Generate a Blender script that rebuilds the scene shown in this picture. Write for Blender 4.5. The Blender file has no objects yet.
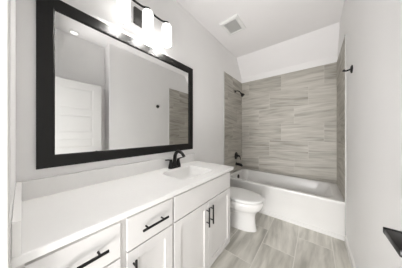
import bpy, bmesh, math
from mathutils import Vector, Matrix

S = bpy.context.scene
C = S.collection
PI = math.pi

# ------------------------------------------------------------------ camera, world, light, exposure
# left wall X=0, right wall X=W, camera in the doorway at Y=0, tub at the far end
W = 1.526
CAMX, CAMZ = 1.258, 1.21
F_PX = 143.0
cam_d = bpy.data.cameras.new('camera')
cam_d.sensor_fit = 'HORIZONTAL'
cam_d.sensor_width = 36.0
cam_d.lens = 36.0 * F_PX / 402.0
cam_d.shift_y = -(132.7 - 134.0) / 402.0 * -1
cam_d.clip_start = 0.01
cam = bpy.data.objects.new('camera', cam_d)
C.objects.link(cam)
cam.location = (CAMX, 0.0, CAMZ)
cam.rotation_euler = (PI / 2, 0, math.radians(38.57))
S.camera = cam

wd = bpy.data.worlds.new('world')
S.world = wd
wd.use_nodes = True
bg = wd.node_tree.nodes['Background']
bg.inputs['Color'].default_value = (0.985, 0.985, 1.0, 1)
bg.inputs['Strength'].default_value = 0.8

# added fill lamp, unseen behind the entry, to brighten the tub end
hl = bpy.data.lights.new('hall_fill_light', 'AREA')
hl.shape = 'RECTANGLE'; hl.size = 2.2; hl.size_y = 0.9
hl.energy = 46.0
hl.color = (1.0, 0.985, 0.98)
hlo = bpy.data.objects.new('hall_fill_light', hl); C.objects.link(hlo)
hlo.location = (1.1, -4.0, 1.95)
hlo.rotation_euler = (PI / 2, 0, 0)
# added unseen uplight outside the doorway, lifts the ceiling brightness
fl = bpy.data.lights.new('hall_fill_uplight', 'AREA')
fl.shape = 'RECTANGLE'; fl.size = 1.0; fl.size_y = 0.9
fl.energy = 60.0
fl.color = (1.0, 0.985, 0.97)
flo = bpy.data.objects.new('hall_fill_uplight', fl); C.objects.link(flo)
flo.location = (1.15, -1.3, 0.05)
flo.rotation_euler = (math.radians(90 + 55), 0, 0)

S.view_settings.view_transform = 'Standard'
S.view_settings.look = 'None'
S.view_settings.gamma = 1.0
S.view_settings.use_curve_mapping = False
S.view_settings.exposure = 0.86
SHADE_EMIT = 0.95
BULB_EMIT = 190.0

# ------------------------------------------------------------------ materials
def lin(r, g, b):
    f = lambda c: (c / 255 / 12.92) if c / 255 <= 0.04045 else ((c / 255 + 0.055) / 1.055) ** 2.4
    return (f(r), f(g), f(b), 1.0)

def base_mat(name):
    m = bpy.data.materials.new(name)
    m.use_nodes = True
    return m, m.node_tree.nodes, m.node_tree.links, m.node_tree.nodes['Principled BSDF']

def mat(name, rgb, rough=0.5, metal=0.0, var=0.03, scale=6.0, bump=0.0, bscale=300.0, coat=0.0, spec=0.5):
    """procedural plain material: colour with slight noise variation, optional fine bump"""
    m, N, L, p = base_mat(name)
    col = lin(*rgb)
    tc = N.new('ShaderNodeTexCoord')
    nz = N.new('ShaderNodeTexNoise')
    nz.inputs['Scale'].default_value = scale
    nz.inputs['Detail'].default_value = 3
    L.new(tc.outputs['Object'], nz.inputs['Vector'])
    mx = N.new('ShaderNodeMix'); mx.data_type = 'RGBA'
    mx.inputs[6].default_value = tuple(c * (1 - var) for c in col[:3]) + (1,)
    mx.inputs[7].default_value = tuple(min(1, c * (1 + var)) for c in col[:3]) + (1,)
    L.new(nz.outputs['Fac'], mx.inputs[0])
    L.new(mx.outputs[2], p.inputs['Base Color'])
    p.inputs['Roughness'].default_value = rough
    p.inputs['Metallic'].default_value = metal
    p.inputs['Coat Weight'].default_value = coat
    p.inputs['Specular IOR Level'].default_value = spec
    if bump:
        n2 = N.new('ShaderNodeTexNoise'); n2.inputs['Scale'].default_value = bscale
        L.new(tc.outputs['Object'], n2.inputs['Vector'])
        b = N.new('ShaderNodeBump'); b.inputs['Strength'].default_value = bump
        b.inputs['Distance'].default_value = 0.002
        L.new(n2.outputs['Fac'], b.inputs['Height'])
        L.new(b.outputs['Normal'], p.inputs['Normal'])
    return m

def emit_mat(name, rgb, strength):
    m, N, L, p = base_mat(name)
    p.inputs['Base Color'].default_value = (0.85, 0.85, 0.85, 1)
    p.inputs['Emission Color'].default_value = rgb
    p.inputs['Emission Strength'].default_value = strength
    p.inputs['Roughness'].default_value = 0.25
    return m

def tile_mat(name, ax_u, ax_v, tu, tv, off_u, off_v, step, c_dark, c_mid, c_light, c_grout, rough=0.5, stretch=9.0, seed=0.0, grout=0.002, vs=1.0):
    """rectangular stone-look tiles: tu long along ax_u, rows of tv along ax_v, each row shifted by `step`
    of a tile; streaky veins run along the long side, every tile with its own tone"""
    m, N, L, p = base_mat(name)
    def math_(op, a, b=None, c=None):
        n = N.new('ShaderNodeMath'); n.operation = op
        for i, v in enumerate((a, b, c)):
            if v is None: continue
            if isinstance(v, (int, float)): n.inputs[i].default_value = v
            else: L.new(v, n.inputs[i])
        return n.outputs[0]
    tc = N.new('ShaderNodeTexCoord')
    sp = N.new('ShaderNodeSeparateXYZ'); L.new(tc.outputs['Object'], sp.inputs[0])
    u0, v0 = sp.outputs[ax_u], sp.outputs[ax_v]
    v = math_('DIVIDE', math_('SUBTRACT', v0, off_v), tv)
    row = math_('FLOOR', v); fv = math_('FRACT', v)
    u = math_('ADD', math_('DIVIDE', math_('SUBTRACT', u0, off_u), tu), math_('MULTIPLY', row, step))
    colm = math_('FLOOR', u); fu = math_('FRACT', u)
    du = math_('MULTIPLY', math_('MINIMUM', fu, math_('SUBTRACT', 1.0, fu)), tu)
    dv = math_('MULTIPLY', math_('MINIMUM', fv, math_('SUBTRACT', 1.0, fv)), tv)
    gm = math_('LESS_THAN', math_('MINIMUM', du, dv), grout)
    cv = N.new('ShaderNodeCombineXYZ')
    L.new(colm, cv.inputs[0]); L.new(row, cv.inputs[1]); cv.inputs[2].default_value = seed
    wn = N.new('ShaderNodeTexWhiteNoise'); wn.noise_dimensions = '3D'; L.new(cv.outputs[0], wn.inputs['Vector'])
    r1 = wn.outputs['Value']
    sc = N.new('ShaderNodeSeparateColor'); L.new(wn.outputs['Color'], sc.inputs[0])
    # veins: stretched noise, each tile at its own place in the noise, tilted a little
    tilt = math_('MULTIPLY', math_('SUBTRACT', sc.outputs[1], 0.5), 0.25)
    vv = math_('ADD', v0, math_('MULTIPLY', u0, tilt))
    def veins(su, sv, detail, dist, extra):
        c = N.new('ShaderNodeCombineXYZ')
        L.new(math_('ADD', math_('MULTIPLY', u0, su), math_('MULTIPLY', sc.outputs[0], 37.0 + extra)), c.inputs[0])
        L.new(math_('ADD', math_('MULTIPLY', vv, sv), math_('MULTIPLY', sc.outputs[2], 53.0)), c.inputs[1])
        L.new(math_('MULTIPLY', r1, 19.0), c.inputs[2])
        n = N.new('ShaderNodeTexNoise'); n.inputs['Scale'].default_value = 1.0
        n.inputs['Detail'].default_value = detail; n.inputs['Distortion'].default_value = dist
        L.new(c.outputs[0], n.inputs['Vector'])
        return n.outputs['Fac']
    a = veins(1.6 * vs, 1.6 * stretch * vs, 4, 0.6, 0)
    b = veins(3.0 * vs, 5.5 * stretch * vs, 3, 0.3, 11)
    f = math_('ADD', math_('MULTIPLY', a, 0.6), math_('MULTIPLY', b, 0.4))
    f = math_('ADD', f, math_('MULTIPLY', math_('SUBTRACT', r1, 0.5), 0.09))
    rp = N.new('ShaderNodeValToRGB')
    e = rp.color_ramp.elements
    e[0].position = 0.34; e[0].color = lin(*c_dark)
    e[1].position = 0.66; e[1].color = lin(*c_light)
    k = e.new(0.5); k.color = lin(*c_mid)
    L.new(f, rp.inputs[0])
    mx = N.new('ShaderNodeMix'); mx.data_type = 'RGBA'
    L.new(gm, mx.inputs[0]); L.new(rp.outputs[0], mx.inputs[6]); mx.inputs[7].default_value = lin(*c_grout)
    L.new(mx.outputs[2], p.inputs['Base Color'])
    p.inputs['Roughness'].default_value = rough
    bp = N.new('ShaderNodeBump'); bp.inputs['Distance'].default_value = 0.001; bp.inputs['Strength'].default_value = 0.4
    L.new(math_('SUBTRACT', 1.0, gm), bp.inputs['Height']); L.new(bp.outputs[0], p.inputs['Normal'])
    return m

M = {}
M['wall'] = mat('wall_paint', (243, 242, 241), 0.75, var=0.012, bump=0.08)
M['ceil'] = mat('ceiling_paint', (244, 242, 242), 0.9, var=0.01, bump=0.1)
M['edge'] = mat('edge_trim_metal', (196, 195, 192), 0.45, var=0.01)
M['trim'] = mat('trim_paint', (238, 237, 234), 0.4, var=0.008)
M['door'] = mat('door_paint', (230, 229, 227), 0.4, var=0.008)
M['cab'] = mat('cabinet_paint', (222, 220, 218), 0.55, var=0.008)
M['quartz'] = mat('white_countertop', (234, 233, 231), 0.22, var=0.012, scale=30)
M['ceramic'] = mat('white_ceramic', (238, 237, 235), 0.12, var=0.006, coat=0.3)
M['acrylic'] = mat('white_acrylic', (238, 237, 235), 0.2, var=0.008)
M['plastic'] = mat('white_plastic', (236, 236, 234), 0.4, var=0.008)
M['grille'] = mat('vent_grey', (214, 214, 212), 0.6, var=0.02)
M['black'] = mat('matte_black_metal', (12, 11, 10), 0.34, metal=0.0, var=0.1, spec=0.35)
M['frame'] = mat('black_frame_wood', (12, 11, 9), 0.46, var=0.06, scale=14, spec=0.35)
M['bronze'] = mat('dark_brushed_metal', (78, 77, 75), 0.35, metal=0.9, var=0.06)
M['chrome'] = mat('drain_metal', (180, 180, 180), 0.2, metal=1.0, var=0.02)
mm, N_, L_, p_ = base_mat('mirror_silver')
nz_ = N_.new('ShaderNodeTexNoise'); nz_.inputs['Scale'].default_value = 2
rp_ = N_.new('ShaderNodeValToRGB')
rp_.color_ramp.elements[0].color = (0.86, 0.865, 0.86, 1); rp_.color_ramp.elements[1].color = (0.88, 0.885, 0.88, 1)
L_.new(nz_.outputs['Fac'], rp_.inputs[0]); L_.new(rp_.outputs[0], p_.inputs['Base Color'])
p_.inputs['Metallic'].default_value = 1.0; p_.inputs['Roughness'].default_value = 0.01
M['mirror'] = mm
M['lens'] = emit_mat('light_lens', (1.0, 0.98, 0.96, 1), 0.6)
M['shade'] = emit_mat('opal_glass_lit', (1.0, 0.98, 0.96, 1), SHADE_EMIT)
M['bulb'] = emit_mat('lit_bulb', (1.0, 0.98, 0.955, 1), BULB_EMIT)
TD, TM, TL, TG = (148, 144, 135), (181, 177, 168), (200, 196, 188), (200, 196, 189)
STEP = 1.0 / 3.0
TT = 2.285
# rows counted from the tile top downwards: negative rows below
M['tile_back'] = tile_mat('wall_tile_stone', 0, 2, 0.6, 0.305, 0.37, TT, -STEP, TD, TM, TL, TG, seed=1.0)
M['tile_side'] = tile_mat('wall_tile_stone_side', 1, 2, 0.6, 0.305, 0.35, TT, -STEP, TD, TM, TL, TG, seed=5.0)
M['floor'] = tile_mat('floor_tile_stone', 1, 0, 0.6, 0.30, 0.453, 0.803, 0.433, (170, 167, 158), (206, 203, 194), (232, 229, 221), (228, 225, 218), rough=0.35, grout=0.0035, seed=3.0, stretch=4.5)

# ------------------------------------------------------------------ mesh helpers
def add_box(bm, x0, x1, y0, y1, z0, z1, bev=0.0, seg=2):
    r = bmesh.ops.create_cube(bm, size=1.0)
    vs = r['verts']
    bmesh.ops.scale(bm, vec=(x1 - x0, y1 - y0, z1 - z0), verts=vs)
    bmesh.ops.translate(bm, vec=((x0 + x1) / 2, (y0 + y1) / 2, (z0 + z1) / 2), verts=vs)
    if bev:
        es = list({e for v in vs for e in v.link_edges})
        bmesh.ops.bevel(bm, geom=es, offset=bev, segments=seg, profile=0.5, affect='EDGES', clamp_overlap=True)

def box(x0, x1, y0, y1, z0, z1, bev=0.0, seg=2):
    bm = bmesh.new(); add_box(bm, x0, x1, y0, y1, z0, z1, bev, seg); return bm

def loft(bm, loops, cap0=True, cap1=True, close=True):
    rings = [[bm.verts.new(p) for p in l] for l in loops]
    n = len(rings[0])
    for a, b in zip(rings, rings[1:]):
        for i in range(n if close else n - 1):
            j = (i + 1) % n
            bm.faces.new((a[i], a[j], b[j], b[i]))
    if cap0: bm.faces.new(list(reversed(rings[0])))
    if cap1: bm.faces.new(rings[-1])
    return rings

def basis(d):
    d = Vector(d).normalized()
    a = Vector((0, 0, 1)) if abs(d.z) < 0.9 else Vector((1, 0, 0))
    u = d.cross(a).normalized(); v = d.cross(u).normalized()
    return u, v

def add_tube(bm, pts, r, n=12, flat=1.0):
    """tube through pts; r a number or a list of radii; flat squashes across the second axis"""
    pts = [Vector(p) for p in pts]
    rs = r if isinstance(r, (list, tuple)) else [r] * len(pts)
    loops = []; u = None
    for i, p in enumerate(pts):
        d = (pts[min(i + 1, len(pts) - 1)] - pts[max(i - 1, 0)]).normalized()
        if u is None: u, v = basis(d)
        else:
            u = (u - d * u.dot(d)).normalized(); v = d.cross(u).normalized()
        loops.append([p + (u * math.cos(2 * PI * k / n) + v * flat * math.sin(2 * PI * k / n)) * rs[i] for k in range(n)])
    loft(bm, loops)

def add_lathe(bm, o, axis, prof, n=24):
    """prof: list of (distance along axis, radius)"""
    o = Vector(o); ax = Vector(axis).normalized(); u, v = basis(ax)
    loops = [[o + ax * t + (u * math.cos(2 * PI * k / n) + v * math.sin(2 * PI * k / n)) * max(r, 1e-4) for k in range(n)] for t, r in prof]
    loft(bm, loops)

def smooth_path(pts, k=6):
    """Catmull-Rom through pts"""
    P = [Vector(p) for p in pts]; out = []
    for i in range(len(P) - 1):
        p0 = P[max(i - 1, 0)]; p1 = P[i]; p2 = P[i + 1]; p3 = P[min(i + 2, len(P) - 1)]
        for s in range(k):
            t = s / k
            out.append(0.5 * ((2 * p1) + (p2 - p0) * t + (2 * p0 - 5 * p1 + 4 * p2 - p3) * t * t + (3 * p1 - p0 - 3 * p2 + p3) * t ** 3))
    out.append(P[-1]); return out

def rrect(x0, x1, y0, y1, r, z, k=6):
    """rounded rectangle loop, counter-clockwise, in the XY plane"""
    r = max(1e-4, min(r, (x1 - x0) / 2 - 1e-4, (y1 - y0) / 2 - 1e-4))
    out = []
    for cx, cy, a0 in ((x1 - r, y1 - r, 0), (x0 + r, y1 - r, 90), (x0 + r, y0 + r, 180), (x1 - r, y0 + r, 270)):
        for i in range(k + 1):
            a = math.radians(a0 + 90 * i / k)
            out.append((cx + r * math.cos(a), cy + r * math.sin(a), z))
    return out

def obj(name, bm, m, parent=None, smooth=False, angle=40, origin=None):
    bmesh.ops.recalc_face_normals(bm, faces=bm.faces[:])
    me = bpy.data.meshes.new(name)
    bm.to_mesh(me); bm.free()
    o = bpy.data.objects.new(name, me); C.objects.link(o)
    if m: me.materials.append(m)
    if smooth:
        for p in me.polygons: p.use_smooth = True
        try: me.set_sharp_from_angle(angle=math.radians(angle))
        except Exception: pass
    if parent is not None:
        o.parent = parent
        o.matrix_parent_inverse = Matrix.Translation(parent.location).inverted()   # things are unrotated: geometry stays in place
    return o

def struct(name, bm, m, **k):
    o = obj(name, bm, m, **k)
    o['kind'] = 'structure'
    return o

def thing(name, label, cat, loc=(0, 0, 0), group=None):
    o = bpy.data.objects.new(name, None); C.objects.link(o)
    o.location = loc; o.empty_display_size = 0.05
    o['label'] = label; o['category'] = cat
    if group: o['group'] = group
    return o

def tag(o, label, cat, group=None):
    o['label'] = label; o['category'] = cat
    if group: o['group'] = group
    return o

# ------------------------------------------------------------------ the room
CH = 2.74                # ceiling
D = 3.0                  # back wall
YS = 2.74                # where the ceiling turns down
ZS = 2.40                # foot of the slope at the back wall
YT = 2.225               # front edge of the wall tile
XR2 = 1.74               # recessed right wall by the entry
YC = 0.94                # corner where the right wall steps out
JX = 0.60                # left jamb of the entry
YN = -0.02               # near wall, room face

struct('floor', box(-0.12, XR2 + 0.12, -1.0, D + 0.12, -0.08, 0.0), M['floor'])
struct('wall_left', box(-0.12, 0.0, YN - 0.12, D + 0.12, 0.0, CH + 0.1), M['wall'])
struct('wall_back', box(0.0, W, D, D + 0.12, 0.0, CH + 0.1), M['wall'])
bm = bmesh.new()
add_box(bm, W, W + 0.12, YC, D + 0.12, 0.0, CH + 0.1)
struct('wall_right', bm, M['wall'])
bm = bmesh.new()
add_box(bm, XR2, XR2 + 0.12, YN - 0.12, YC, 0.0, CH + 0.1)
add_box(bm, W + 0.12, XR2 + 0.12, YC, YC + 0.12, 0.0, CH + 0.1)
struct('wall_right_recess', bm, M['wall'])
bm = bmesh.new()
add_box(bm, 0.0, JX - 0.018, YN - 0.12, YN, 0.0, CH + 0.1)
add_box(bm, 1.53 + 0.018, XR2, YN - 0.12, YN, 0.0, CH + 0.1)
add_box(bm, JX - 0.018, 1.53 + 0.018, YN - 0.12, YN, 2.06, CH + 0.1)
struct('wall_near', bm, M['wall'])
# ceiling: flat, then sloping down to the back wall above the tub
bm = bmesh.new()
prof = [(YN - 0.12, CH), (YS, CH), (D + 0.0, ZS), (D + 0.0, CH + 0.12), (YN - 0.12, CH + 0.12)]
loft(bm, [[(x, y, z) for y, z in prof] for x in (0.0, XR2)])
struct('ceiling', bm, M['ceil'])
# entry frame (jambs and head)
bm = bmesh.new()
add_box(bm, JX - 0.018, JX, YN - 0.125, YN - 0.003, 0.0, 2.06, 0.002)
add_box(bm, 1.53, 1.548, YN - 0.125, YN - 0.003, 0.0, 2.06, 0.002)
add_box(bm, JX, 1.53, YN - 0.125, YN - 0.003, 2.042, 2.06, 0.002)
add_box(bm, JX, JX + 0.010, YN - 0.085, YN - 0.045, 0.0, 2.042, 0.002)
struct('trim_1', bm, M['trim'])

# tile surround of the tub alcove: three slabs, white metal edge trim down the two front edges
TW = 0.012
TWR = 0.010
TZ0 = 0.437
bm = bmesh.new(); add_box(bm, 0.0, TW, YT, D - 0.001, TZ0, TT); add_box(bm, 0.0, TW, YT, 2.2345, 0.0, TZ0)
struct('wall_tile_left', bm, M['tile_side'])
bm = bmesh.new(); add_box(bm, TW, W - TWR, D - TW, D - 0.0005, TZ0, TT)
struct('wall_tile_back', bm, M['tile_back'])
bm = bmesh.new(); add_box(bm, W - TWR, W, YT, D - 0.001, TZ0, TT); add_box(bm, W - TWR, W, YT, 2.2345, 0.0, TZ0)
struct('wall_tile_right', bm, M['tile_side'])
struct('trim_2', box(0.0, TW + 0.002, YT - 0.012, YT, 0.0, TT, 0.001), M['edge'])
struct('trim_3', box(W - TWR - 0.001, W, YT - 0.010, YT, 0.0, TT, 0.001), M['edge'])

def baseboard(name, x0, x1, y0, y1, inx, iny):
    bm = bmesh.new()
    add_box(bm, x0, x1, y0, y1, 0.0, 0.085)
    # eased top edge on the room side
    es = []
    for e in bm.edges:
        a, b = e.verts
        if abs(a.co.z - 0.085) < 1e-5 and abs(b.co.z - 0.085) < 1e-5:
            if inx and abs(a.co.x - b.co.x) < 1e-5 and abs(a.co.x - (x0 if inx < 0 else x1)) < 1e-5: es.append(e)
            if iny and abs(a.co.y - b.co.y) < 1e-5 and abs(a.co.y - (y0 if iny < 0 else y1)) < 1e-5: es.append(e)
    bmesh.ops.bevel(bm, geom=es, offset=0.008, segments=3, affect='EDGES')
    struct(name, bm, M['trim'])
baseboard('baseboard_right', W - 0.013, W, YC, YT - 0.010, -1, 0)
baseboard('baseboard_left', 0.0, 0.013, 1.425, YT - 0.012, 1, 0)
baseboard('baseboard_recess', XR2 - 0.013, XR2, YN, YC, -1, 0)

# ------------------------------------------------------------------ bathtub
TY0, TY1, RIM = 2.235, D - 0.0005, 0.435
tub = thing('bathtub', 'white alcove bathtub with plain apron below the grey stone tile', 'bathtub', (W / 2, 2.62, 0.0))
bm = bmesh.new()
X0, X1 = 0.0005, W - 0.0005
loops = [rrect(X0, X1, TY0 + 0.012, TY1, 0.004, 0.0),
         rrect(X0, X1, TY0 + 0.012, TY1, 0.004, 0.045),
         rrect(X0, X1, TY0 + 0.022, TY1, 0.004, 0.052),
         rrect(X0, X1, TY0 + 0.018, TY1, 0.004, RIM - 0.045),
         rrect(X0, X1, TY0 + 0.004, TY1, 0.004, RIM - 0.032),
         rrect(X0, X1, TY0, TY1, 0.006, RIM - 0.012),
         rrect(X0, X1, TY0 + 0.003, TY1, 0.008, RIM - 0.003),
         rrect(X0 + 0.003, X1 - 0.003, TY0 + 0.012, TY1 - 0.003, 0.01, RIM),
         rrect(0.055, W - 0.085, TY0 + 0.07, TY1 - 0.05, 0.12, RIM),
         rrect(0.062, W - 0.095, TY0 + 0.078, TY1 - 0.056, 0.12, RIM - 0.006),
         rrect(0.068, W - 0.105, TY0 + 0.084, TY1 - 0.062, 0.12, RIM - 0.02),
         rrect(0.085, W - 0.18, TY0 + 0.105, TY1 - 0.082, 0.12, 0.25),
         rrect(0.14, W - 0.26, TY0 + 0.13, TY1 - 0.105, 0.13, 0.13),
         rrect(0.19, W - 0.33, TY0 + 0.18, TY1 - 0.15, 0.11, 0.09),
         rrect(0.30, W - 0.45, TY0 + 0.27, TY1 - 0.25, 0.08, 0.083)]
loft(bm, loops, cap0=False)
obj('tub_body', bm, M['acrylic'], tub, smooth=True, angle=50)
bm = bmesh.new(); add_lathe(bm, (0.078, 2.66, 0.352), (1, 0, 0.09), [(-0.004, 0.038), (0.006, 0.038), (0.010, 0.034), (0.011, 0.0)])
o = obj('overflow_plate', bm, M['black'], tub, smooth=True); o['label'] = 'round black overflow plate'
bm = bmesh.new(); add_lathe(bm, (0.36, 2.63, 0.083), (0, 0, 1), [(-0.002, 0.028), (0.003, 0.028), (0.004, 0.0)])
o = obj('drain', bm, M['black'], tub, smooth=True); o['label'] = 'black drain'

# shower head on its arm, valve and spout: on the left tile
sh = thing('shower_fixture', 'black shower head on a bent arm high on the tiled wall', 'shower head', (TW, 2.65, 2.03))
bm = bmesh.new(); add_lathe(bm, (TW, 2.65, 2.03), (1, 0, 0), [(0.0, 0.030), (0.004, 0.030), (0.012, 0.014), (0.014, 0.0)])
obj('flange', bm, M['black'], sh, smooth=True)
bm = bmesh.new(); add_tube(bm, smooth_path([(TW + 0.004, 2.65, 2.03), (0.05, 2.65, 2.035), (0.095, 2.65, 2.02), (0.135, 2.65, 1.975)], 5), 0.0085)
obj('shower_arm', bm, M['black'], sh, smooth=True)
bm = bmesh.new(); add_lathe(bm, (0.128, 2.65, 1.983), (0.66, 0, -0.75), [(0.0, 0.012), (0.016, 0.016), (0.026, 0.014), (0.034, 0.022), (0.066, 0.037), (0.078, 0.038), (0.080, 0.034), (0.081, 0.0)])
obj('spray_head', bm, M['black'], sh, smooth=True)

vl = thing('shower_valve', 'round black shower valve with lever above the tub spout', 'shower valve', (TW, 2.70, 0.745))
bm = bmesh.new(); add_lathe(bm, (TW, 2.70, 0.745), (1, 0, 0), [(0.0, 0.075), (0.006, 0.074), (0.010, 0.066), (0.012, 0.03), (0.045, 0.026), (0.048, 0.0)], 32)
obj('valve_plate', bm, M['black'], vl, smooth=True)
bm = bmesh.new(); add_tube(bm, [(0.05, 2.70, 0.748), (0.085, 2.70, 0.742), (0.098, 2.70, 0.72), (0.102, 2.70, 0.675)], [0.022, 0.018, 0.011, 0.008])
obj('lever', bm, M['black'], vl, smooth=True)

st = thing('tub_spout', 'black tub spout low on the tile above the tub rim', 'tub spout', (TW, 2.70, 0.575))
bm = bmesh.new(); add_tube(bm, smooth_path([(TW, 2.70, 0.58), (0.06, 2.70, 0.58), (0.11, 2.70, 0.574), (0.145, 2.70, 0.556)], 5), [0.027] * 11 + [0.025, 0.024, 0.023, 0.021, 0.019], 16)
obj('spout_body', bm, M['black'], st, smooth=True)
bm = bmesh.new(); add_lathe(bm, (TW, 2.70, 0.58), (1, 0, 0), [(0.0, 0.034), (0.007, 0.033), (0.01, 0.027), (0.011, 0.0)])
obj('flange', bm, M['black'], st, smooth=True)

# ------------------------------------------------------------------ toilet (facing the right wall)
TYC = 1.80
t = thing('toilet', 'white toilet with closed lid between the vanity and the tub', 'toilet', (0.4, TYC, 0.0))
def egg(xc, front, back, hw, z, n=40, sq=2.35):
    """outline pointing to +X: elliptical front, squarer back"""
    out = []
    for i in range(n):
        a = 2 * PI * i / n
        c, s = math.cos(a), math.sin(a)
        if c >= 0: x, y = c * front, s * hw
        else:
            x = -abs(c) ** (2 / sq) * back; y = math.copysign(abs(s) ** (2 / sq), s) * hw
        out.append((xc + 0.015 + x, TYC + y, z))
    return out
bm = bmesh.new()
loft(bm, [egg(0.42, 0.262, 0.16, 0.108, 0.0), egg(0.42, 0.262, 0.16, 0.108, 0.012), egg(0.42, 0.256, 0.15, 0.102, 0.03),
          egg(0.42, 0.246, 0.13, 0.096, 0.10), egg(0.42, 0.243, 0.12, 0.096, 0.17), egg(0.43, 0.243, 0.15, 0.104, 0.210),
          egg(0.44, 0.258, 0.22, 0.132, 0.242), egg(0.45, 0.282, 0.25, 0.163, 0.270), egg(0.455, 0.296, 0.27, 0.180, 0.303),
          egg(0.46, 0.301, 0.28, 0.186, 0.336), egg(0.46, 0.301, 0.28, 0.187, 0.362), egg(0.46, 0.292, 0.276, 0.180, 0.370)])
obj('bowl', bm, M['ceramic'], t, smooth=True, angle=60)
for s in (-1, 1):
    bm = bmesh.new()
    add_tube(bm, smooth_path([(0.50, TYC + s * 0.075, 0.235), (0.42, TYC + s * 0.080, 0.21), (0.36, TYC + s * 0.082, 0.15), (0.31, TYC + s * 0.082, 0.09), (0.25, TYC + s * 0.075, 0.045)], 5),
             [0.03] + [0.040] * 19 + [0.035])
    obj('trapway', bm, M['ceramic'], t, smooth=True, angle=70)
bm = bmesh.new()
loft(bm, [egg(0.46, 0.282, 0.26, 0.168, 0.3705), egg(0.46, 0.285, 0.262, 0.171, 0.373), egg(0.46, 0.285, 0.262, 0.171, 0.383), egg(0.46, 0.282, 0.26, 0.168, 0.386)])
obj('seat', bm, M['plastic'], t, smooth=True, angle=50)
bm = bmesh.new()
loft(bm, [egg(0.46, 0.302, 0.268, 0.187, 0.395), egg(0.46, 0.307, 0.274, 0.191, 0.397), egg(0.46, 0.307, 0.274, 0.191, 0.402), egg(0.46, 0.300, 0.270, 0.184, 0.407), egg(0.46, 0.25, 0.23, 0.15, 0.411), egg(0.46, 0.12, 0.11, 0.07, 0.413)])
obj('lid', bm, M['plastic'], t, smooth=True, angle=60)
for s in (-1, 1):
    bm = bmesh.new()
    add_tube(bm, [(0.215, TYC + s * 0.05, 0.390), (0.215, TYC + s * 0.105, 0.390)], 0.018)
    obj('hinge', bm, M['plastic'], t, smooth=True)
bm = bmesh.new()
loft(bm, [rrect(0.03, 0.20, TYC - 0.185, TYC + 0.185, 0.03, 0.370), rrect(0.025, 0.205, TYC - 0.195, TYC + 0.195, 0.03, 0.42), rrect(0.02, 0.21, TYC - 0.205, TYC + 0.205, 0.03, 0.655)])
obj('tank', bm, M['ceramic'], t, smooth=True, angle=50)
bm = bmesh.new()
loft(bm, [rrect(0.016, 0.216, TYC - 0.211, TYC + 0.211, 0.03, 0.657), rrect(0.014, 0.218, TYC - 0.213, TYC + 0.213, 0.03, 0.662), rrect(0.014, 0.218, TYC - 0.213, TYC + 0.213, 0.03, 0.68), rrect(0.022, 0.210, TYC - 0.205, TYC + 0.205, 0.03, 0.69)])
obj('tank_lid', bm, M['ceramic'], t, smooth=True, angle=50)
bm = bmesh.new()
add_lathe(bm, (0.209, TYC - 0.15, 0.615), (1, 0, 0), [(0, 0.014), (0.012, 0.012), (0.014, 0.0)])
add_tube(bm, [(0.225, TYC - 0.155, 0.615), (0.228, TYC - 0.08, 0.608)], [0.007, 0.009])
obj('flush_lever', bm, M['black'], t, smooth=True)

# ------------------------------------------------------------------ vanity cabinets
CF = 0.518               # face-frame front plane
DF = 0.537               # door / drawer front plane
CZ1 = 0.807
def front_panel(y0, y1, z0, z1, shaker=False):
    bm = bmesh.new()
    x0 = CF + 0.0005
    if not shaker:
        add_box(bm, x0, DF, y0, y1, z0, z1, 0.002)
        return bm
    w = 0.057
    add_box(bm, x0, DF - 0.009, y0 + w - 0.004, y1 - w + 0.004, z0 + w - 0.004, z1 - w + 0.004)
    add_box(bm, x0, DF, y0, y0 + w, z0, z1, 0.0015)
    add_box(bm, x0, DF, y1 - w, y1, z0, z1, 0.0015)
    add_box(bm, x0, DF, y0 + w - 0.0005, y1 - w + 0.0005, z0, z0 + w, 0.0015)
    add_box(bm, x0, DF, y0 + w - 0.0005, y1 - w + 0.0005, z1 - w, z1, 0.0015)
    return bm
def pull(parent, yc, zc, vertical=False, half=0.081):
    bm = bmesh.new()
    x = DF + 0.030
    ax = (0, 0, 1) if vertical else (0, 1, 0)
    a = Vector((x, yc, zc)); d = Vector(ax)
    add_tube(bm, [a - d * half, a + d * half], 0.0064, 12)
    for s in (-1, 1):
        q = a + d * (s * half * 0.62)
        add_tube(bm, [(DF - 0.0015, q.y, q.z), (x, q.y, q.z)], 0.0045, 10)
    o = obj('bar_pull', bm, M['black'], parent, smooth=True)
    o['label'] = 'black bar pull'
def carcass(y0, y1, parent, far_side=False):
    bm = bmesh.new()
    th = 0.015
    add_box(bm, 0.001, CF - 0.02, y0, y0 + th, 0.0, CZ1)
    add_box(bm, 0.001, CF - 0.02, y1 - th, y1, 0.0, CZ1)
    add_box(bm, 0.001, 0.008, y0 + th, y1 - th, 0.0, CZ1)
    add_box(bm, 0.008, CF - 0.02, y0 + th, y1 - th, 0.06, 0.075)
    # face frame
    add_box(bm, CF - 0.02, CF, y0, y0 + 0.03, 0.0, CZ1)
    add_box(bm, CF - 0.02, CF, y1 - 0.03, y1, 0.0, CZ1)
    for z0, z1 in ((0.0, 0.05), (0.595, 0.64), (CZ1 - 0.035, CZ1)):
        add_box(bm, CF - 0.02, CF, y0 + 0.03, y1 - 0.03, z0, z1)
    obj('carcass', bm, M['cab'], parent)
ZD0, ZD1, ZB1, ZB0 = 0.622, 0.785, 0.614, 0.028
Y0, Y1, Y2, Y3 = -0.0195, 0.307, 0.617, 1.418
def unit(ya, yb, label, name):
    return thing(name, label, 'cabinet', (0.26, (ya + yb) / 2, 0.0), 'vanity cabinet units')
u = unit(Y0, Y1 - 0.0005, 'white vanity cabinet unit at the near end of the counter, beside the side splash', 'vanity_cabinet')
carcass(Y0, Y1 - 0.0005, u)
d = obj('drawer', front_panel(0.006, 0.293, ZD0, ZD1), M['cab'], u); pull(d, 0.152, 0.703)
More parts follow.
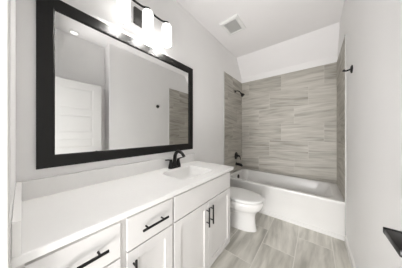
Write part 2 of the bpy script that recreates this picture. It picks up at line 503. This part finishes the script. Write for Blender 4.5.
d = obj('door', front_panel(0.006, 0.293, ZB0, ZB1, True), M['cab'], u); pull(d, 0.262, 0.497, True)
u = unit(Y1, Y2 - 0.0005, 'white vanity cabinet in the middle of the row with drawer above door', 'vanity_cabinet')
carcass(Y1, Y2 - 0.0005, u)
d = obj('drawer', front_panel(0.324, 0.609, ZD0, ZD1), M['cab'], u); pull(d, 0.472, 0.703)
d = obj('door', front_panel(0.324, 0.609, ZB0, ZB1, True), M['cab'], u); pull(d, 0.354, 0.497, True)
u = unit(Y2, Y3, 'white double door vanity cabinet under the sink, nearest the toilet', 'vanity_cabinet')
carcass(Y2, Y3, u)
obj('false_drawer_front', front_panel(0.627, 1.412, ZD0, ZD1), M['cab'], u)
d = obj('door', front_panel(0.627, 1.0085, ZB0, ZB1, True), M['cab'], u); pull(d, 0.980, 0.50, True)
d = obj('door', front_panel(1.0115, 1.412, ZB0, ZB1, True), M['cab'], u); pull(d, 1.040, 0.50, True)

# ------------------------------------------------------------------ countertop with moulded sink
CT, CB = 0.838, 0.808
top = thing('countertop', 'long white vanity countertop with moulded sink and low splash', 'countertop', (0.28, 0.7, CB))
KY0, KY1, KX0, KX1 = YN + 0.0005, 1.447, 0.0008, 0.56
SX0, SX1, SY0, SY1, SR = 0.150, 0.468, 0.79, 1.20, 0.035
bm = bmesh.new()
inner = rrect(SX0, SX1, SY0, SY1, SR, CT)
e = 0.003
vo = [bm.verts.new(p) for p in ((KX0, KY0, CT), (KX1 - e, KY0, CT), (KX1 - e, KY1 - e, CT), (KX0, KY1 - e, CT))]
vi = [bm.verts.new(p) for p in inner]
ed = [bm.edges.new((vo[i], vo[(i + 1) % 4])) for i in range(4)] + [bm.edges.new((vi[i], vi[(i + 1) % len(vi)])) for i in range(len(vi))]
bmesh.ops.triangle_fill(bm, use_beauty=True, use_dissolve=False, edges=ed, normal=(0, 0, 1))
lower = [(KX0, KY0, CT - e), (KX1, KY0, CT - e), (KX1, KY1, CT - e), (KX0, KY1, CT - e)]
bot = [(x, y, CB) for x, y, z in lower]
ring = vo
for L in (lower, bot):
    nr = [bm.verts.new(p) for p in L]
    for i in range(4):
        j = (i + 1) % 4
        bm.faces.new((ring[i], ring[j], nr[j], nr[i]))
    ring = nr
# underside, open over the bowl
vib = [bm.verts.new((x, y, CB)) for x, y, z in rrect(SX0 - 0.012, SX1 + 0.012, SY0 - 0.012, SY1 + 0.012, SR, CB)]
ed = [bm.edges.get((ring[i], ring[(i + 1) % 4])) for i in range(4)] + [bm.edges.new((vib[i], vib[(i + 1) % len(vib)])) for i in range(len(vib))]
bmesh.ops.triangle_fill(bm, use_beauty=True, use_dissolve=False, edges=ed, normal=(0, 0, -1))
obj('slab', bm, M['quartz'], top)
def inset(a, z, r):
    return rrect(SX0 + a, SX1 - a, SY0 + a, SY1 - a, r, z)
bm = bmesh.new()
loft(bm, [inset(0.0, CT, SR), inset(0.004, CT - 0.004, SR), inset(0.009, CT - 0.03, SR), inset(0.016, CT - 0.095, 0.045), inset(0.026, CT - 0.12, 0.055), inset(0.055, CT - 0.131, 0.05), inset(0.13, CT - 0.135, 0.02),
          inset(0.062, CT - 0.14, 0.05), inset(0.020, CT - 0.125, 0.055), inset(0.004, CT - 0.085, 0.045), inset(-0.004, CT - 0.03, SR)], cap0=False, cap1=False)
# close the floor of the bowl
obj('sink_basin', bm, M['ceramic'], top, smooth=True, angle=60)
bm = bmesh.new()
cx, cy = (SX0 + SX1) / 2, (SY0 + SY1) / 2
loft(bm, [rrect(SX0 + 0.12, SX1 - 0.12, SY0 + 0.12, SY1 - 0.12, 0.02, CT - 0.138), rrect(SX0 + 0.12, SX1 - 0.12, SY0 + 0.12, SY1 - 0.12, 0.02, CT - 0.1345)])
obj('basin_floor', bm, M['ceramic'], top)
bm = bmesh.new(); add_lathe(bm, (cx - 0.01, cy, CT - 0.1345), (0, 0, 1), [(0.0, 0.028), (0.003, 0.027), (0.004, 0.0)])
o = obj('drain', bm, M['chrome'], top, smooth=True); o['label'] = 'round metal drain'
obj('backsplash', box(0.0008, 0.020, 0.0, 1.425, CT, 0.943, 0.002), M['quartz'], top)
obj('side_splash', box(0.0008, 0.558, KY0, 0.0, CT, 0.943, 0.002), M['quartz'], top)

# ------------------------------------------------------------------ faucet
FY, FX = 1.02, 0.085
f = thing('faucet', 'black two handle faucet with arched spout behind the sink', 'faucet', (FX, FY, CT))
bm = bmesh.new()
loft(bm, [rrect(FX - 0.028, FX + 0.028, FY - 0.078, FY + 0.078, 0.027, CT), rrect(FX - 0.028, FX + 0.028, FY - 0.078, FY + 0.078, 0.027, CT + 0.010), rrect(FX - 0.022, FX + 0.022, FY - 0.072, FY + 0.072, 0.021, CT + 0.016)])
obj('base_plate', bm, M['black'], f, smooth=True)
bm = bmesh.new()
add_tube(bm, smooth_path([(FX, FY, CT + 0.012), (FX, FY, CT + 0.07), (FX + 0.012, FY, CT + 0.140), (FX + 0.052, FY, CT + 0.176), (FX + 0.105, FY, CT + 0.165), (FX + 0.143, FY, CT + 0.130)], 6),
         [0.026, 0.024, 0.023, 0.022, 0.021, 0.0205] + [0.0195] * 6 + [0.018] * 6 + [0.0165] * 6 + [0.015] * 7, 14)
obj('spout', bm, M['black'], f, smooth=True)
for s in (-1, 1):
    bm = bmesh.new()
    y = FY + s * 0.051
    add_lathe(bm, (FX, y, CT + 0.010), (0, 0, 1), [(0.0, 0.029), (0.02, 0.024), (0.06, 0.0165), (0.078, 0.0155), (0.086, 0.0)])
    add_tube(bm, smooth_path([(FX, y, CT + 0.084), (FX, y + s * 0.03, CT + 0.092), (FX - 0.004, y + s * 0.068, CT + 0.094)], 4), [0.012, 0.0115, 0.011, 0.0105, 0.01, 0.0095, 0.009, 0.0085, 0.008], 10, 0.7)
    obj('handle', bm, M['black'], f, smooth=True)

# ------------------------------------------------------------------ mirror
MY0, MY1, MZ0, MZ1, FW = 0.051, 1.385, 1.0, 2.035, 0.076
mi = thing('mirror', 'large wall mirror in a wide black frame above the vanity', 'mirror', (0.0, (MY0 + MY1) / 2, MZ0))
bm = bmesh.new()
def ryz(a, x): return [(x, MY0 + a, MZ0 + a), (x, MY1 - a, MZ0 + a), (x, MY1 - a, MZ1 - a), (x, MY0 + a, MZ1 - a)]
rings = loft(bm, [ryz(0.004, 0.001), ryz(0.0, 0.004), ryz(0.0, 0.019), ryz(0.003, 0.022), ryz(FW - 0.008, 0.022), ryz(FW - 0.003, 0.019), ryz(FW, 0.015), ryz(FW, 0.008)], cap0=False, cap1=False)
for i in range(4):
    j = (i + 1) % 4
    bm.faces.new((rings[-1][i], rings[-1][j], rings[0][j], rings[0][i]))
o = obj('frame', bm, M['frame'], mi); o['label'] = 'wide flat black frame'
obj('mirror_glass', box(0.004, 0.011, MY0 + FW - 0.004, MY1 - FW + 0.004, MZ0 + FW - 0.004, MZ1 - FW + 0.004), M['mirror'], mi)

# ------------------------------------------------------------------ vanity light
LY, LX = 0.695, 0.105
vg = thing('vanity_light', 'three shade wall light with black bar above the mirror', 'wall light', (0.0, LY, 2.26))
bm = bmesh.new(); add_box(bm, 0.0005, 0.022, LY - 0.080, LY + 0.080, 2.178, 2.322, 0.004)
o = obj('back_plate', bm, M['bronze'], vg); o['label'] = 'square dark metal back plate'
bm = bmesh.new()
add_tube(bm, smooth_path([(0.02, LY, 2.26), (0.06, LY, 2.275), (LX, LY, 2.303)], 5), 0.008)
obj('arm', bm, M['bronze'], vg, smooth=True)
bm = bmesh.new()
ys = [LY - 0.205, LY, LY + 0.205]
pts = []
for i, y in enumerate(ys):
    pts += [(LX, y - 0.055, 2.288), (LX, y, 2.308), (LX, y + 0.055, 2.288)]
add_tube(bm, smooth_path(pts, 4), 0.0085, 10)
obj('bar', bm, M['black'], vg, smooth=True)
for y in ys:
    bm = bmesh.new()
    add_lathe(bm, (LX, y, 2.306), (0, 0, -1), [(-0.006, 0.012), (0.0, 0.020), (0.018, 0.024), (0.030, 0.042), (0.034, 0.0435), (0.036, 0.0)], 28)
    sk = obj('socket_cap', bm, M['black'], vg, smooth=True)
    bm = bmesh.new()
    R = 0.047
    add_lathe(bm, (LX, y, 2.284), (0, 0, -1), [(0.0, 0.030), (0.006, 0.040), (0.018, 0.0455), (0.035, R), (0.197, R), (0.200, R - 0.002), (0.200, R - 0.005), (0.194, R - 0.006), (0.04, R - 0.006)], 28)
    o = obj('shade', bm, M['shade'], vg, smooth=True); o['label'] = 'lit opal glass shade'
    bm = bmesh.new()
    add_lathe(bm, (LX, y, 2.270), (0, 0, -1), [(0.05, 0.0), (0.052, 0.013), (0.10, 0.013), (0.12, 0.018), (0.145, 0.025), (0.165, 0.024), (0.18, 0.014), (0.185, 0.0)], 16)
    obj('bulb', bm, M['bulb'], o, smooth=True)

# ------------------------------------------------------------------ ceiling exhaust fan cover, ceiling light
vx0, vx1, vy0, vy1 = 0.21, 0.475, 1.725, 2.04
v = thing('ceiling_vent', 'square white exhaust fan cover with grey grille on the ceiling', 'vent', ((vx0 + vx1) / 2, (vy0 + vy1) / 2, CH))
bm = bmesh.new()
def rr(a, z): return [(vx0 + a, vy0 + a, z), (vx1 - a, vy0 + a, z), (vx1 - a, vy1 - a, z), (vx0 + a, vy1 - a, z)]
rings = loft(bm, [rr(0.0, CH - 0.0003), rr(0.002, CH - 0.012), rr(0.012, CH - 0.022), rr(0.040, CH - 0.024), rr(0.046, CH - 0.018), rr(0.046, CH - 0.0003)], cap0=False, cap1=False)
for i in range(4):
    j = (i + 1) % 4
    bm.faces.new((rings[-1][i], rings[-1][j], rings[0][j], rings[0][i]))
obj('frame', bm, M['plastic'], v)
bm = bmesh.new()
add_box(bm, vx0 + 0.045, vx1 - 0.045, vy0 + 0.045, vy1 - 0.045, CH - 0.010, CH - 0.004)
n = 15
for i in range(n):
    x = vx0 + 0.052 + (vx1 - vx0 - 0.104) * i / (n - 1)
    add_box(bm, x - 0.0025, x + 0.0025, vy0 + 0.045, vy1 - 0.045, CH - 0.019, CH - 0.010)
o = obj('grille', bm, M['grille'], v); o['label'] = 'grey slatted grille'

cl = thing('ceiling_light', 'flush round ceiling light by the entry, seen in the mirror', 'ceiling light', (1.64, 0.5, CH))
bm = bmesh.new(); add_lathe(bm, (1.64, 0.5, CH - 0.0002), (0, 0, -1), [(0.0, 0.062), (0.006, 0.060), (0.010, 0.052), (0.0101, 0.047), (0.004, 0.0)], 32)
obj('trim_ring', bm, M['plastic'], cl, smooth=True)
bm = bmesh.new(); add_lathe(bm, (1.64, 0.5, CH - 0.0085), (0, 0, -1), [(0.0, 0.046), (0.002, 0.045), (0.003, 0.0)], 32)
obj('lens', bm, M['lens'], cl, smooth=True)

# ------------------------------------------------------------------ robe hook on the right wall
HY, HZ = 1.90, 1.797
h = thing('robe_hook', 'small black robe hook on the white wall before the tub', 'hook', (W, HY, HZ))
bm = bmesh.new(); add_lathe(bm, (W, HY, HZ), (-1, 0, 0), [(0.0, 0.036), (0.006, 0.036), (0.011, 0.026), (0.014, 0.012), (0.015, 0.0)], 28)
obj('mount_plate', bm, M['black'], h, smooth=True)
bm = bmesh.new(); add_tube(bm, smooth_path([(W - 0.010, HY, HZ), (W - 0.03, HY, HZ - 0.005), (W - 0.050, HY, HZ - 0.004), (W - 0.060, HY, HZ + 0.006)], 5), [0.008] * 11 + [0.009, 0.010, 0.011, 0.011, 0.009], 12)
obj('hook_arm', bm, M['black'], h, smooth=True)

# ------------------------------------------------------------------ entry door, open against the right side
DX0, DX1, DY0, DY1, DZ0, DZ1 = 1.500, 1.535, 0.005, 0.815, 0.012, 1.965
bm = bmesh.new()
add_box(bm, DX0 + 0.006, DX1 - 0.006, DY0, DY1, DZ0, DZ1)
stw = 0.115
def both(y0, y1, z0, z1):
    for xa, xb in ((DX0, DX0 + 0.0065), (DX1 - 0.0065, DX1)):
        add_box(bm, xa, xb, y0, y1, z0, z1, 0.0015)
both(DY0, DY0 + stw, DZ0, DZ1); both(DY1 - stw, DY1, DZ0, DZ1)
rails = [(DZ0, 0.20), (0.525, 0.625), (0.87, 0.99), (1.235, 1.335), (1.56, 1.66), (1.865, DZ1)]
rails = [(DZ0, 0.21), (0.565, 0.645), (0.90, 1.0), (1.13, 1.215), (1.47, 1.56), (1.865, DZ1)]
for z0, z1 in rails: both(DY0 + stw - 0.0005, DY1 - stw + 0.0005, z0, z1)
for (a0, a1), (b0, b1) in zip(rails, rails[1:]):       # raised fields
    for xa, xb in ((DX0 + 0.002, DX0 + 0.0065), (DX1 - 0.0065, DX1 - 0.002)):
        add_box(bm, xa, xb, DY0 + stw + 0.022, DY1 - stw - 0.022, a1 + 0.022, b0 - 0.022, 0.002)
dr = struct('door_1', bm, M['door'])
bm = bmesh.new()
LYc, LZc = 0.745, 0.892
add_lathe(bm, (DX0, LYc, LZc), (-1, 0, 0), [(0.0, 0.032), (0.006, 0.032), (0.009, 0.026), (0.010, 0.012), (0.011, 0.0)], 28)
add_box(bm, DX0 - 0.068, DX0 - 0.004, LYc - 0.022, LYc - 0.004, LZc - 0.010, LZc + 0.010, 0.002)
add_box(bm, DX0 - 0.068, DX0 - 0.034, LYc - 0.125, LYc - 0.004, LZc - 0.010, LZc + 0.010, 0.003)
o = obj('door_lever', bm, M['black'], dr, smooth=True, angle=35); o['label'] = 'flat black door lever'
for z in (0.25, 1.0, 1.75):
    bm = bmesh.new()
    add_tube(bm, [(DX0 + 0.036, DY0 - 0.006, z - 0.045), (DX0 + 0.036, DY0 - 0.006, z + 0.045)], 0.006, 10)
    obj('hinge', bm, M['black'], dr, smooth=True)
